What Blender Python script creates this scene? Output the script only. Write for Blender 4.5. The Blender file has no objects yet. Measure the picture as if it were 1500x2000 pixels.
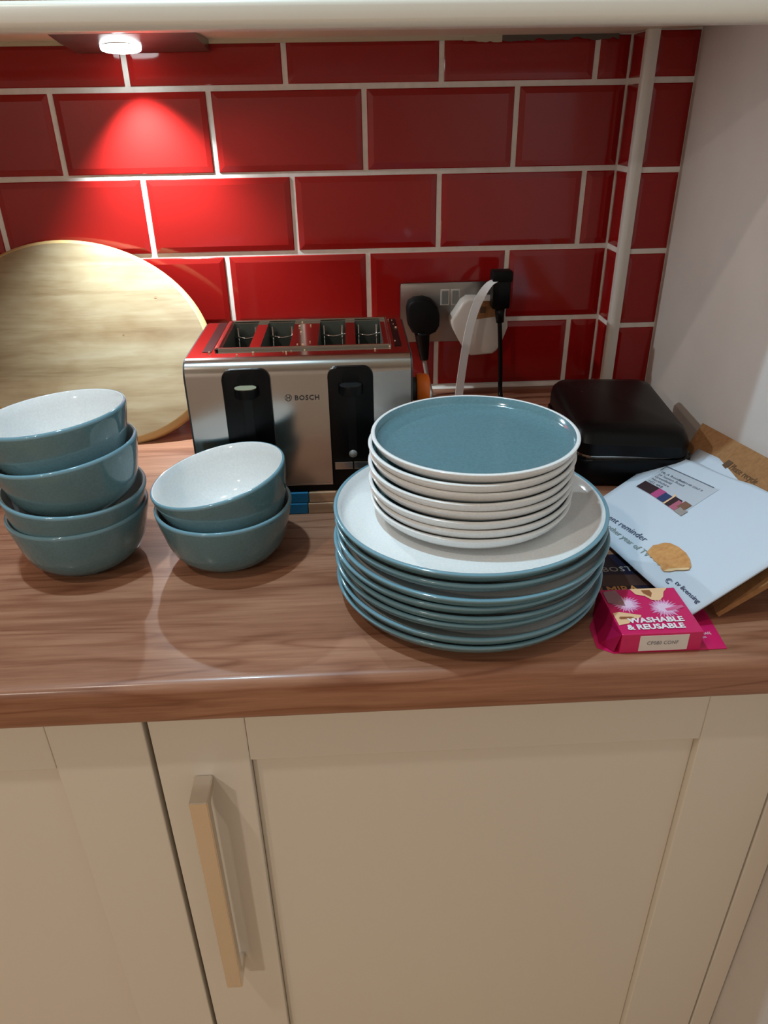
import bpy, bmesh, math, random
from mathutils import Vector, Matrix, Quaternion
random.seed(7)
C = bpy.context.scene.collection
SC = bpy.context.scene
PI = math.pi

# ------------------------------------------------------------------ camera
def look(yaw, pitch, roll, loc, f_px):
    F = Vector((math.sin(yaw)*math.cos(pitch), math.cos(yaw)*math.cos(pitch), -math.sin(pitch)))
    R = Vector((math.cos(yaw), -math.sin(yaw), 0))
    U = R.cross(F)
    R2 = R*math.cos(roll) + U*math.sin(roll)
    U2 = -R*math.sin(roll) + U*math.cos(roll)
    cam = bpy.data.cameras.new('camera'); o = bpy.data.objects.new('camera', cam); C.objects.link(o)
    m = Matrix.Identity(4)
    for i in range(3):
        m[i][0] = R2[i]; m[i][1] = U2[i]; m[i][2] = -F[i]; m[i][3] = loc[i]
    o.matrix_world = m
    cam.sensor_fit = 'HORIZONTAL'; cam.sensor_width = 36.0
    cam.lens = f_px/1500.0*36.0
    cam.clip_start = 0.02
    SC.camera = o
look(0.03931282, 0.50183187, -0.01722224, (0.379438, -1.102380, -0.030588), 1422.885)

# ------------------------------------------------------------------ world, lamps, exposure
w = bpy.data.worlds.new('world'); SC.world = w; w.use_nodes = True
w.node_tree.nodes['Background'].inputs[0].default_value = (1.0, 0.85, 0.7, 1)
w.node_tree.nodes['Background'].inputs[1].default_value = 0.02
vs = SC.view_settings
vs.view_transform = 'Standard'; vs.look = 'None'; vs.exposure = 0.0; vs.gamma = 1.0; vs.use_curve_mapping = False

def lamp(name, kind, loc, power, color, **kw):
    l = bpy.data.lights.new(name, kind); l.energy = power; l.color = color
    for k, v in kw.items(): setattr(l, k, v)
    o = bpy.data.objects.new(name, l); C.objects.link(o); o.location = loc
    return o
WARM = (1.0, 0.90, 0.80)
# the kitchen's cool-white ceiling spot nearly overhead, a warm one behind it, and an added fill lamp, unseen, further back to brighten the doors
lamp('ceiling_lamp', 'AREA', (0.06, -0.56, 1.06), 13.5, (0.54, 0.82, 1.0), shape='DISK', size=0.045)
lamp('ceiling_lamp', 'AREA', (-0.36, -1.22, 1.06), 6.2, WARM, shape='DISK', size=0.06)
lamp('room_lamp', 'AREA', (-0.8, -2.4, 0.7), 14.5, WARM, shape='DISK', size=0.12)
# the LED under the wall cabinet: a tight beam down the tiles and a wide spill over the worktop
LED_LOC = Vector((0.1125, -0.047, 0.0385))
LED_COL = (0.82, 0.95, 1.0)
def led_spot(direction, power, angle, blend):
    o = lamp('cabinet_light_led', 'SPOT', LED_LOC+Vector((0, -0.001, -0.0085)), power, LED_COL, shadow_soft_size=0.006,
             spot_size=math.radians(angle), spot_blend=blend)
    o.rotation_euler = Vector(direction).to_track_quat('-Z', 'Y').to_euler()
led_spot((0.07, 0.05, -1.0), 21.0, 92, 0.95)
led_spot((0.60, -0.48, -0.64), 5.0, 112, 0.85)

# ------------------------------------------------------------------ materials
def s2l(c):
    return tuple((x/255/12.92 if x/255 <= 0.04045 else ((x/255+0.055)/1.055)**2.4) for x in c)
def mat(name, rgb, rough=0.5, metal=0.0, coat=0.0, spec=0.5, **kw):
    m = bpy.data.materials.new(name); m.use_nodes = True
    b = m.node_tree.nodes['Principled BSDF']
    b.inputs['Base Color'].default_value = (*s2l(rgb), 1)
    b.inputs['Roughness'].default_value = rough
    b.inputs['Metallic'].default_value = metal
    b.inputs['Coat Weight'].default_value = coat
    b.inputs['Coat Roughness'].default_value = 0.04
    b.inputs['Specular IOR Level'].default_value = spec
    for k, v in kw.items(): b.inputs[k].default_value = v
    return m
def nodes(m): return m.node_tree.nodes, m.node_tree.links, m.node_tree.nodes['Principled BSDF']
def coords(m, scale=(1, 1, 1), rot=(0, 0, 0)):
    N, L, b = nodes(m)
    tc = N.new('ShaderNodeTexCoord'); mp = N.new('ShaderNodeMapping')
    mp.inputs['Scale'].default_value = scale; mp.inputs['Rotation'].default_value = rot
    L.new(tc.outputs['Object'], mp.inputs['Vector'])
    return mp.outputs['Vector']
def noise(m, vec, scale, detail=4, rough=0.55, dist=0.0):
    N, L, b = nodes(m)
    n = N.new('ShaderNodeTexNoise'); n.inputs['Scale'].default_value = scale
    n.inputs['Detail'].default_value = detail; n.inputs['Roughness'].default_value = rough
    n.inputs['Distortion'].default_value = dist
    L.new(vec, n.inputs['Vector'])
    return n.outputs['Fac']
def ramp(m, fac, stops):
    N, L, b = nodes(m)
    r = N.new('ShaderNodeValToRGB'); e = r.color_ramp.elements
    while len(e) < len(stops): e.new(0.5)
    for i, (p, c) in enumerate(stops):
        e[i].position = p; e[i].color = (*s2l(c), 1)
    L.new(fac, r.inputs['Fac'])
    return r.outputs['Color']
def mixc(m, a, bb, fac, mode='MIX'):
    N, L, b = nodes(m)
    x = N.new('ShaderNodeMix'); x.data_type = 'RGBA'; x.blend_type = mode
    if isinstance(fac, float): x.inputs[0].default_value = fac
    else: L.new(fac, x.inputs[0])
    L.new(a, x.inputs[6]); L.new(bb, x.inputs[7])
    return x.outputs[2]
def bump(m, h, strength, dist=0.001):
    N, L, b = nodes(m)
    bp = N.new('ShaderNodeBump'); bp.inputs['Strength'].default_value = strength; bp.inputs['Distance'].default_value = dist
    L.new(h, bp.inputs['Height']); L.new(bp.outputs['Normal'], b.inputs['Normal'])
def setcol(m, c): N, L, b = nodes(m); L.new(c, b.inputs['Base Color'])
def setrough(m, fac, lo, hi):
    N, L, b = nodes(m)
    r = N.new('ShaderNodeMapRange'); r.inputs['To Min'].default_value = lo; r.inputs['To Max'].default_value = hi
    L.new(fac, r.inputs['Value']); L.new(r.outputs['Result'], b.inputs['Roughness'])

M = {}
M['tile'] = mat('red_glaze', (152, 25, 23), 0.09, spec=0.45)
v = coords(M['tile']); bump(M['tile'], noise(M['tile'], v, 14, 2), 0.10, 0.002)
M['grout'] = mat('white_grout', (214, 208, 200), 0.85)
v = coords(M['grout']); f = noise(M['grout'], v, 60, 5)
setcol(M['grout'], ramp(M['grout'], f, [(0.3, (226, 220, 212)), (0.7, (240, 236, 230))])); bump(M['grout'], f, 0.3)
M['plaster'] = mat('white_wall_paint', (212, 204, 197), 0.8)
v = coords(M['plaster']); f = noise(M['plaster'], v, 90, 6); bump(M['plaster'], f, 0.25, 0.0015)
f2 = noise(M['plaster'], v, 5, 3)
setcol(M['plaster'], ramp(M['plaster'], f2, [(0.3, (206, 198, 190)), (0.7, (216, 209, 203))]))
M['ceiling'] = mat('ceiling_paint', (225, 222, 216), 0.9)
M['trim'] = mat('white_plastic_trim', (216, 212, 205), 0.35)
M['cream'] = mat('cream_lacquer', (224, 216, 202), 0.30, spec=0.4)
v = coords(M['cream']); f = noise(M['cream'], v, 300, 3); bump(M['cream'], f, 0.03, 0.0005)
M['cream_gloss'] = mat('cream_board', (222, 208, 188), 0.42, spec=0.4)
M['carcass'] = mat('carcass_board', (70, 52, 40), 0.6)
M['sealant'] = mat('cream_sealant', (188, 176, 152), 0.6)
M['sealant_grey'] = mat('grey_sealant', (92, 82, 74), 0.7)
M['steel'] = mat('polished_steel', (205, 200, 196), 0.10, 1.0)
M['steel_brush'] = mat('brushed_steel', (186, 180, 174), 0.26, 1.0)
v = coords(M['steel_brush'], (2, 60, 900)); f = noise(M['steel_brush'], v, 3, 3)
setrough(M['steel_brush'], f, 0.12, 0.22); bump(M['steel_brush'], f, 0.05, 0.0003)
M['steel_socket'] = mat('satin_steel', (150, 146, 142), 0.30, 1.0)
M['chrome'] = mat('satin_chrome', (226, 220, 212), 0.22, 1.0)
M['black'] = mat('black_plastic', (4, 4, 5), 0.34, spec=0.2)
M['black_gloss'] = mat('black_gloss_plastic', (5, 5, 6), 0.36, spec=0.22)
M['black_soft'] = mat('black_rubber', (6, 6, 7), 0.6, spec=0.2)
M['dark_grey'] = mat('dark_grey_plastic', (48, 47, 46), 0.5)
M['void'] = mat('dark_cavity_metal', (104, 112, 106), 0.4, 0.5)
M['lever_top'] = mat('lever_cap', (158, 156, 130), 0.45)  # left lever: LED light on its top put into the colour
M['lever_top2'] = mat('lever_cap_dark', (30, 30, 30), 0.4)  # right lever: same cap, with shade put into the colour
M['orange'] = mat('orange_plastic', (255, 122, 28), 0.35)
M['white_plastic'] = mat('white_plastic', (206, 200, 192), 0.4)
M['grey_plastic'] = mat('grey_plastic', (120, 122, 120), 0.4)
M['cord_grey'] = mat('grey_cord', (150, 146, 140), 0.5)
M['teal'] = mat('teal_glaze', (93, 128, 137), 0.10, spec=0.55)
v = coords(M['teal']); f = noise(M['teal'], v, 420, 4, 0.7)
setcol(M['teal'], ramp(M['teal'], f, [(0.35, (89, 123, 131)), (0.65, (97, 133, 142))]))
M['teal_rim'] = mat('teal_glaze_rim', (112, 150, 164), 0.10, spec=0.55)
M['white_glaze'] = mat('white_glaze', (228, 228, 226), 0.08, spec=0.5)
v = coords(M['white_glaze']); f = noise(M['white_glaze'], v, 500, 3, 0.7)
setcol(M['white_glaze'], ramp(M['white_glaze'], f, [(0.3, (222, 222, 221)), (0.7, (233, 233, 231))]))
M['paper'] = mat('white_paper', (196, 204, 214), 0.75, spec=0.25)
v = coords(M['paper']); f = noise(M['paper'], v, 25, 3); bump(M['paper'], f, 0.15, 0.002)
M['film'] = mat('window_film', (188, 194, 202), 0.35)
M['kraft'] = mat('kraft_card', (160, 117, 76), 0.8, spec=0.2)
v = coords(M['kraft']); f = noise(M['kraft'], v, 180, 5)
setcol(M['kraft'], ramp(M['kraft'], f, [(0.3, (142, 100, 62)), (0.7, (160, 117, 78))]))
M['kraft_print'] = mat('kraft_print', (92, 66, 44), 0.8)
M['ink'] = mat('blue_black_ink', (52, 66, 98), 0.7)
M['ink_grey'] = mat('grey_ink', (92, 100, 112), 0.7)
M['ink_green'] = mat('green_ink', (120, 138, 128), 0.7)
M['biscuit'] = mat('printed_biscuit', (196, 138, 78), 0.7)
v = coords(M['biscuit']); f = noise(M['biscuit'], v, 220, 4)
setcol(M['biscuit'], ramp(M['biscuit'], f, [(0.3, (184, 124, 66)), (0.7, (206, 150, 90))]))
M['biscuit_edge'] = mat('printed_biscuit_edge', (216, 184, 138), 0.7)
M['p_dark'] = mat('print_dark', (48, 30, 34), 0.6)
M['p_pink'] = mat('print_pink', (176, 70, 122), 0.6)
M['p_blue'] = mat('print_blue', (44, 58, 98), 0.6)
M['p_brown'] = mat('print_brown', (120, 84, 66), 0.6)
M['p_grey'] = mat('print_grey', (150, 142, 136), 0.6)
M['p_rose'] = mat('print_rose', (170, 92, 112), 0.6)
M['magenta'] = mat('magenta_card', (206, 30, 96), 0.32)
M['navy'] = mat('navy_card', (34, 30, 48), 0.35)
M['navy_brown'] = mat('brown_card_print', (74, 50, 44), 0.4)
M['white_ink'] = mat('white_print', (236, 226, 230), 0.5)
M['skin_ink'] = mat('tan_print', (236, 190, 146), 0.5)
M['skin_ink2'] = mat('tan_print_shade', (150, 90, 52), 0.5)
M['pinkwhite'] = mat('pale_pink_print', (222, 150, 190), 0.5)
M['pinkwhite2'] = mat('paler_pink_print', (232, 196, 220), 0.5)
M['rose_print'] = mat('rose_print', (214, 98, 142), 0.5)
M['grey_print'] = mat('mauve_grey_print', (150, 104, 110), 0.5)
M['gold'] = mat('gold_print', (206, 140, 74), 0.5)
M['sticker'] = mat('sticker_paper', (224, 216, 210), 0.6)
M['blue_paint'] = mat('blue_paint', (0, 108, 150), 0.45)
M['ribbon'] = mat('white_ribbon', (242, 246, 250), 0.25)
try:
    b = M['ribbon'].node_tree.nodes['Principled BSDF']
    b.inputs['Thin Film Thickness'].default_value = 420.0
    b.inputs['Thin Film IOR'].default_value = 1.5
except Exception: pass
M['lens'] = mat('lit_lens', (255, 255, 255), 0.4)
b = M['lens'].node_tree.nodes['Principled BSDF']
b.inputs['Emission Color'].default_value = (0.85, 0.98, 1.0, 1); b.inputs['Emission Strength'].default_value = 10.0
M['indicator'] = mat('indicator_lens', (190, 140, 140), 0.2)
M['crumb'] = mat('crumb', (226, 196, 160), 0.9)

# walnut worktop, grain along X
m = M['walnut'] = mat('walnut_laminate', (140, 98, 78), 0.38, spec=0.35, coat=0.25)
m.node_tree.nodes['Principled BSDF'].inputs['Coat Roughness'].default_value = 0.16
v = coords(m, (0.9, 10, 10)); n1 = noise(m, v, 2.6, 6, 0.6, 0.5)
v2 = coords(m, (2.5, 70, 70)); n2 = noise(m, v2, 4, 5, 0.65, 0.4)
v3 = coords(m, (0.8, 6.5, 6.5), (0, 0, 0.10)); n3 = noise(m, v3, 2.4, 2, 0.5, 1.0)
c1 = ramp(m, n1, [(0.28, (124, 79, 57)), (0.45, (153, 105, 80)), (0.58, (168, 120, 93)), (0.75, (145, 97, 73))])
c2 = ramp(m, n2, [(0.30, (214, 202, 196)), (0.60, (255, 255, 255))])
c3 = ramp(m, n3, [(0.465, (255, 255, 255)), (0.50, (214, 196, 186)), (0.535, (255, 255, 255))])
setcol(m, mixc(m, mixc(m, c1, c2, 0.75, 'MULTIPLY'), c3, 0.85, 'MULTIPLY')); setrough(m, n2, 0.34, 0.44)
# pale lime-washed round board, grain along X
m = M['board'] = mat('pale_board_wood', (206, 184, 138), 0.5, spec=0.3)
v = coords(m, (1.4, 16, 16)); n1 = noise(m, v, 2.2, 5, 0.6, 0.6)
v2 = coords(m, (2.5, 5.5, 5.5)); n2 = noise(m, v2, 2.4, 4, 0.6, 0.3)
v3 = coords(m, (4, 40, 40)); n3 = noise(m, v3, 3, 4, 0.6)
c1 = ramp(m, n1, [(0.30, (134, 113, 84)), (0.50, (156, 140, 110)), (0.70, (168, 156, 130))])
c2 = ramp(m, n2, [(0.34, (196, 166, 134)), (0.56, (255, 255, 255))])
c3 = ramp(m, n3, [(0.25, (214, 200, 180)), (0.45, (255, 255, 255))])
setcol(m, mixc(m, mixc(m, c1, c2, 0.6, 'MULTIPLY'), c3, 0.5, 'MULTIPLY')); bump(m, n3, 0.12, 0.001)
m = M['board_rim'] = mat('board_rim_wood', (196, 166, 112), 0.55)
m = M['board_stain'] = mat('board_stain', (140, 104, 66), 0.6)
m = M['beech'] = mat('beech_board', (186, 146, 112), 0.5)
v = coords(m, (2, 30, 30)); f = noise(m, v, 4, 4)
setcol(m, ramp(m, f, [(0.3, (172, 130, 98)), (0.7, (196, 156, 122))]))
m = M['oak_floor'] = mat('oak_floor', (176, 132, 86), 0.45)
v = coords(m, (8, 1.2, 8)); f = noise(m, v, 3, 5)
setcol(m, ramp(m, f, [(0.3, (190, 150, 108)), (0.7, (212, 174, 130))]))

# ------------------------------------------------------------------ mesh helpers
def link_mesh(name, me, mats, parent=None, smooth=False):
    if not isinstance(mats, (list, tuple)): mats = [mats]
    for mm in mats: me.materials.append(mm)
    o = bpy.data.objects.new(name, me); C.objects.link(o)
    if parent: o.parent = parent
    if smooth:
        me.polygons.foreach_set('use_smooth', [True]*len(me.polygons)); me.update()
    return o
def auto_smooth(me, deg=40):
    bm = bmesh.new(); bm.from_mesh(me)
    for f in bm.faces: f.smooth = True
    for e in bm.edges:
        if len(e.link_faces) == 2 and e.calc_face_angle(0) > math.radians(deg): e.smooth = False
    bm.to_mesh(me); bm.free()
def obj(name, bm, mats, parent=None, off=None, smooth=None):
    """bmesh -> one mesh object; off = world point subtracted (the parent's base)"""
    bmesh.ops.recalc_face_normals(bm, faces=bm.faces[:])
    if off is not None: bmesh.ops.translate(bm, vec=-Vector(off), verts=bm.verts[:])
    me = bpy.data.meshes.new(name); bm.to_mesh(me); bm.free()
    if smooth: auto_smooth(me, smooth)
    return link_mesh(name, me, mats, parent)
def add_box(bm, x0, x1, y0, y1, z0, z1, bev=0.0, seg=2, mi=0, mtx=None):
    vs_ = [bm.verts.new(p) for p in [(x0,y0,z0),(x1,y0,z0),(x1,y1,z0),(x0,y1,z0),(x0,y0,z1),(x1,y0,z1),(x1,y1,z1),(x0,y1,z1)]]
    fs = [bm.faces.new([vs_[i] for i in q]) for q in [(0,3,2,1),(4,5,6,7),(0,1,5,4),(1,2,6,5),(2,3,7,6),(3,0,4,7)]]
    for f in fs: f.material_index = mi
    geom = vs_
    if bev > 0:
        es = list({e for f in fs for e in f.edges})
        r = bmesh.ops.bevel(bm, geom=es, offset=bev, segments=seg, profile=0.5, affect='EDGES', clamp_overlap=True)
        geom = list({v_ for f in r['faces'] for v_ in f.verts} | {v_ for f in fs if f.is_valid for v_ in f.verts})
        for f in r['faces']: f.material_index = mi
    if mtx is not None: bmesh.ops.transform(bm, matrix=mtx, verts=geom)
    return geom
def box(*a, **k):
    bm = bmesh.new(); add_box(bm, *a, **k); return bm
def add_prism(bm, pts, fn, t0, t1, mi=0, bev=0.0):
    """2D outline pts; fn(u,v,t)->3D; extruded t0..t1"""
    a = [bm.verts.new(fn(u, v_, t0)) for u, v_ in pts]; b_ = [bm.verts.new(fn(u, v_, t1)) for u, v_ in pts]
    n = len(pts)
    fs = [bm.faces.new(a[::-1]), bm.faces.new(b_)]
    fs += [bm.faces.new([a[i], a[(i+1) % n], b_[(i+1) % n], b_[i]]) for i in range(n)]
    for f in fs: f.material_index = mi
    if bev > 0:
        es = list(fs[1].edges)
        r = bmesh.ops.bevel(bm, geom=es, offset=bev, segments=2, profile=0.5, affect='EDGES', clamp_overlap=True)
        for f in r['faces']: f.material_index = mi
def prism(*a, **k):
    bm = bmesh.new(); add_prism(bm, *a, **k); return bm
def rrect(x0, x1, z0, z1, r, n=6, corners=(1, 1, 1, 1)):
    out = []
    for k, (cx, cz, a0) in enumerate([(x1-r, z1-r, 0), (x0+r, z1-r, 90), (x0+r, z0+r, 180), (x1-r, z0+r, 270)]):
        if corners[k]:
            for i in range(n+1):
                a = math.radians(a0+90*i/n); out.append((cx+r*math.cos(a), cz+r*math.sin(a)))
        else:
            out.append(((x1, z1), (x0, z1), (x0, z0), (x1, z0))[k])
    return out
def ellipse(cx, cz, a, b_, n=24): return [(cx+a*math.cos(2*PI*i/n), cz+b_*math.sin(2*PI*i/n)) for i in range(n)]
def add_lathe(bm, prof, seg=64, mis=None):
    rings = []
    for (r, z) in prof:
        if r < 1e-6: rings.append([bm.verts.new((0, 0, z))])
        else: rings.append([bm.verts.new((r*math.cos(2*PI*i/seg), r*math.sin(2*PI*i/seg), z)) for i in range(seg)])
    for k in range(len(rings)-1):
        A, B = rings[k], rings[k+1]
        for i in range(seg):
            j = (i+1) % seg
            if len(A) == 1 and len(B) == 1: continue
            if len(A) == 1: f = bm.faces.new([A[0], B[j], B[i]])
            elif len(B) == 1: f = bm.faces.new([A[i], A[j], B[0]])
            else: f = bm.faces.new([A[i], A[j], B[j], B[i]])
            f.material_index = mis[k] if mis else 0
            f.smooth = True
def add_tube(bm, pts, rad, seg=10, mi=0):
    pts = [Vector(p) for p in pts]; rings = []
    up = Vector((0.3, 0.2, 1)).normalized()
    for i, p in enumerate(pts):
        t = (pts[min(i+1, len(pts)-1)]-pts[max(i-1, 0)]).normalized()
        a = t.cross(up)
        if a.length < 1e-3: a = t.cross(Vector((1, 0, 0)))
        a.normalize(); b_ = t.cross(a); r = rad(i/(len(pts)-1)) if callable(rad) else rad
        rings.append([bm.verts.new(p+a*r*math.cos(2*PI*k/seg)+b_*r*math.sin(2*PI*k/seg)) for k in range(seg)])
    for A, B in zip(rings, rings[1:]):
        for k in range(seg):
            f = bm.faces.new([A[k], A[(k+1) % seg], B[(k+1) % seg], B[k]]); f.smooth = True; f.material_index = mi
    bm.faces.new(rings[0][::-1]); bm.faces.new(rings[-1])
def smooth_path(ctrl, n=8):
    P = [Vector(c) for c in ctrl]; P = [P[0]*2-P[1]]+P+[P[-1]*2-P[-2]]; out = []
    for i in range(1, len(P)-2):
        for k in range(n):
            t = k/n; a, b_, c, d = P[i-1], P[i], P[i+1], P[i+2]
            out.append(0.5*((2*b_)+(c-a)*t+(2*a-5*b_+4*c-d)*t*t+(3*b_-a-3*c+d)*t**3))
    out.append(P[-2]); return out
def text_mesh(body, size, bold=0.0, shear=0.0, space=1.0, align='LEFT'):
    cu = bpy.data.curves.new('txt', 'FONT'); cu.body = body; cu.size = size; cu.offset = bold; cu.shear = shear
    cu.space_character = space; cu.align_x = align; cu.resolution_u = 2
    o = bpy.data.objects.new('txt', cu); C.objects.link(o)
    dg = bpy.context.evaluated_depsgraph_get(); dg.update()
    me = bpy.data.meshes.new_from_object(o.evaluated_get(dg))
    bpy.data.objects.remove(o); bpy.data.curves.remove(cu)
    bm = bmesh.new(); bm.from_mesh(me); bpy.data.meshes.remove(me); return bm
def add_text(name, body, size, fn, m_, parent=None, off=None, **k):
    """flat text mapped by fn(x, y) -> 3D"""
    bm = text_mesh(body, size, **k)
    for v_ in bm.verts: v_.co = fn(v_.co.x, v_.co.y)
    return obj_nr(name, bm, m_, parent, off)
def obj_nr(name, bm, m_, parent=None, off=None):
    if off is not None: bmesh.ops.translate(bm, vec=-Vector(off), verts=bm.verts[:])
    me = bpy.data.meshes.new(name); bm.to_mesh(me); bm.free()
    return link_mesh(name, me, m_, parent)
def thing(name, label, cat, loc=(0, 0, 0), group=None):
    o = bpy.data.objects.new(name, None); C.objects.link(o); o.location = loc
    o.empty_display_size = 0.02
    return tag(o, label, cat, group)
def tag(o, label, cat, group=None):
    o['label'] = label; o['category'] = cat
    if group: o['group'] = group
    return o
def struct(o, label=None):
    o['kind'] = 'structure'
    return o

# ------------------------------------------------------------------ setting
TW, TH, G = 0.203, 0.103, 0.0070
WT = -0.415                      # worktop surface
FLOOR, CEIL = -1.325, 1.075
TOP = 0.0535                     # underside of the wall cabinets
CX = 0.755                       # inner corner with the boxed-in pillar
PY = -0.055                      # pillar front
def wallx(y): return 0.825034+0.0551724*y
struct(obj('floor', box(-2.6, 1.2, -3.2, 0.3, FLOOR-0.05, FLOOR), M['oak_floor']))
struct(obj('ceiling', box(-2.6, 1.2, -3.2, 0.3, CEIL, CEIL+0.05), M['ceiling']))
wb = struct(obj('wall_back', box(-2.6, 1.2, 0.0010, 0.3, FLOOR, CEIL), M['grout']))
wl = struct(obj('wall_left', box(-2.6, -2.5, -3.2, 0.0022, FLOOR, CEIL), M['plaster']))
wf = struct(obj('wall_front', box(-2.5, 1.2, -3.2, -3.1, FLOOR, CEIL), M['plaster']))
bm = bmesh.new()
add_prism(bm, [(wallx(-3.1), -3.1), (1.2, -3.1), (1.2, 0.0022), (wallx(0.0022), 0.0022)], lambda u, v_, t: (u, v_, t), FLOOR, CEIL)
struct(obj('wall_right', bm, M['plaster']))
# boxed-in pipe pillar in the corner
wp = struct(obj('wall_pillar', box(CX+0.0010, wallx(PY)+0.01, PY+0.0010, 0.0010, FLOOR, CEIL), M['grout']))

def tile_mesh(wd, h):
    bv = 0.008; hw, hh = wd/2, h/2; e = 0.0006
    bm = bmesh.new()
    if min(wd, h) < 0.03: bv = min(wd, h)*0.18
    back = [bm.verts.new(p) for p in [(-hw, 0.0022, -hh), (hw, 0.0022, -hh), (hw, 0.0022, hh), (-hw, 0.0022, hh)]]
    mid = [bm.verts.new(p) for p in [(-hw, e, -hh), (hw, e, -hh), (hw, e, hh), (-hw, e, hh)]]
    lip = [bm.verts.new(p) for p in [(-hw+.001, -0.0004, -hh+.001), (hw-.001, -0.0004, -hh+.001), (hw-.001, -0.0004, hh-.001), (-hw+.001, -0.0004, hh-.001)]]
    top = [bm.verts.new(p) for p in [(-hw+bv, -0.0014, -hh+bv), (hw-bv, -0.0014, -hh+bv), (hw-bv, -0.0014, hh-bv), (-hw+bv, -0.0014, hh-bv)]]
    for A, B in ((back, mid), (mid, lip), (lip, top)):
        for i in range(4): bm.faces.new([A[i], A[(i+1) % 4], B[(i+1) % 4], B[i]])
    bm.faces.new(top)
    bmesh.ops.recalc_face_normals(bm, faces=bm.faces[:])
    me = bpy.data.meshes.new('tile'); bm.to_mesh(me); bm.free(); me.materials.append(M['tile']); return me
_tiles = {}
def tile(cx, cz, wd, h, parent, rot=0.0, y=0.0, pos=None):
    k = (round(wd, 4), round(h, 4))
    if k not in _tiles: _tiles[k] = tile_mesh(wd, h)
    o = bpy.data.objects.new('tile', _tiles[k]); C.objects.link(o); o.parent = parent
    o.location = pos if pos else (cx, y, cz)
    o.rotation_euler = (random.uniform(-.0012, .0012), 0, rot+random.uniform(-.0012, .0012))
rows = [(0.0, TOP, 0.5)]+[(-TH*(k+1), -TH*k, 0.0 if k % 2 == 0 else 0.5) for k in range(4)]
for (z0, z1, sh) in rows:
    zz0, zz1 = z0+G/2, (z1-0.001 if z1 == TOP else z1-G/2)
    i = -6
    while True:
        x0, x1 = (i+sh)*TW+G/2, (i+sh+1)*TW-G/2
        i += 1
        if x0 > CX-0.006: break
        if x1 < -1.0: continue
        x1 = min(x1, CX-0.0022)
        tile((x0+x1)/2, (zz0+zz1)/2, x1-x0, zz1-zz0, wb)
    # return face of the pillar (faces left) and its front face
    tile(0, 0, 0.047, zz1-zz0, wp, rot=-PI/2, pos=(CX, -0.0258, (zz0+zz1)/2))
    xr = wallx(PY)-0.001
    tile((0.7665+xr)/2, (zz0+zz1)/2, xr-0.7665, zz1-zz0, wp, y=PY)
# quadrant corner trim on the pillar edge
bm = bmesh.new()
pr = [(CX-0.002, PY+0.006), (CX-0.002, PY-0.001)]+[(CX+0.006-0.008*math.cos(a), PY-0.001-0.006*math.sin(a)) for a in [PI/2*k/6 for k in range(1, 7)]]+[(CX+0.0125, PY-0.007), (CX+0.0125, PY+0.006)]
add_prism(bm, pr, lambda u, v_, t: (u, v_, t), WT, CEIL)
struct(obj('trim_1', bm, M['trim'], smooth=50))
# sealant along the head of the tiles
bm = bmesh.new()
def ragged(x0, x1, zt, zb, n, amp):
    lo = [(x0+(x1-x0)*i/n, zb+random.uniform(-amp, amp)) for i in range(n+1)]
    return [(x1, zt), (x0, zt)]+lo
add_prism(bm, ragged(0.534, 0.584, TOP, 0.0468, 10, 0.0012), lambda u, v_, t: (u, t, v_), -0.0055, -0.002)
obj('sealant_patch', bm, M['sealant'], wb)
bm = prism(ragged(0.578, 0.735, TOP, 0.0485, 24, 0.0022), lambda u, v_, t: (u, t, v_), -0.0052, -0.002)
obj('sealant_patch', bm, M['sealant_grey'], wb)
obj('sealant_bead', prism([(0, 0), (0.005, 0), (0.004, -0.0015), (0.0015, -0.004), (0, -0.005)], lambda u, v_, t: (t, -u-0.002, v_+TOP), -1.0, 0.55), M['sealant'], wb)
obj('sealant_bead', prism([(0, 0), (0.005, 0), (0.0015, 0.002), (0, 0.004)], lambda u, v_, t: (t, -u, v_+WT), -1.0, CX), M['grout'], wb)

# ------------------------------------------------------------------ wall cabinets above
PF = -0.425
for (x0, x1, lab) in ((-0.9, wallx(-0.3)-0.004, 'long cream wall cabinet with rounded light pelmet across the top edge'),):
    t = thing('wall_cabinet', lab, 'cabinet', (x0, -0.2, TOP))
    L0 = t.location
    obj('underside', box(x0, x1, -0.395, -0.004, TOP, TOP+0.018), M['cream_gloss'], t, L0)
    obj('carcass', box(x0, x1, -0.395, -0.004, TOP+0.0185, 0.78, 0.001), M['cream'], t, L0)
    bm = bmesh.new(); add_prism(bm, rrect(-0.425, -0.397, 0.0275, 0.0478, 0.006, 5, (1, 1, 1, 1)), lambda u, v_, tt: (tt, u, v_), x0, x1)
    obj('pelmet', bm, M['cream'], t, L0, smooth=50)
    n = 3
    for i in range(n):
        a, b_ = x0+(x1-x0)*i/n+0.0015, x0+(x1-x0)*(i+1)/n-0.0015
        obj('door', box(a, b_, -0.418, -0.398, 0.0505, 0.775, 0.002), M['cream'], t, L0)

# ------------------------------------------------------------------ LED cabinet light
t = thing('cabinet_light', 'lit white LED under-cabinet spotlight above the leaning oval board', 'lamp', (0.13, -0.055, TOP))
L0 = t.location
bm = bmesh.new()
add_prism(bm, [(-0.006, 0.0), (-0.006, -0.0135), (-0.070, -0.0070), (-0.105, -0.0015), (-0.105, 0.0)], lambda u, v_, tt: (tt, u, v_+TOP-0.0002), 0.048, 0.212)
obj('body', bm, M['steel_socket'], t, L0)
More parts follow.
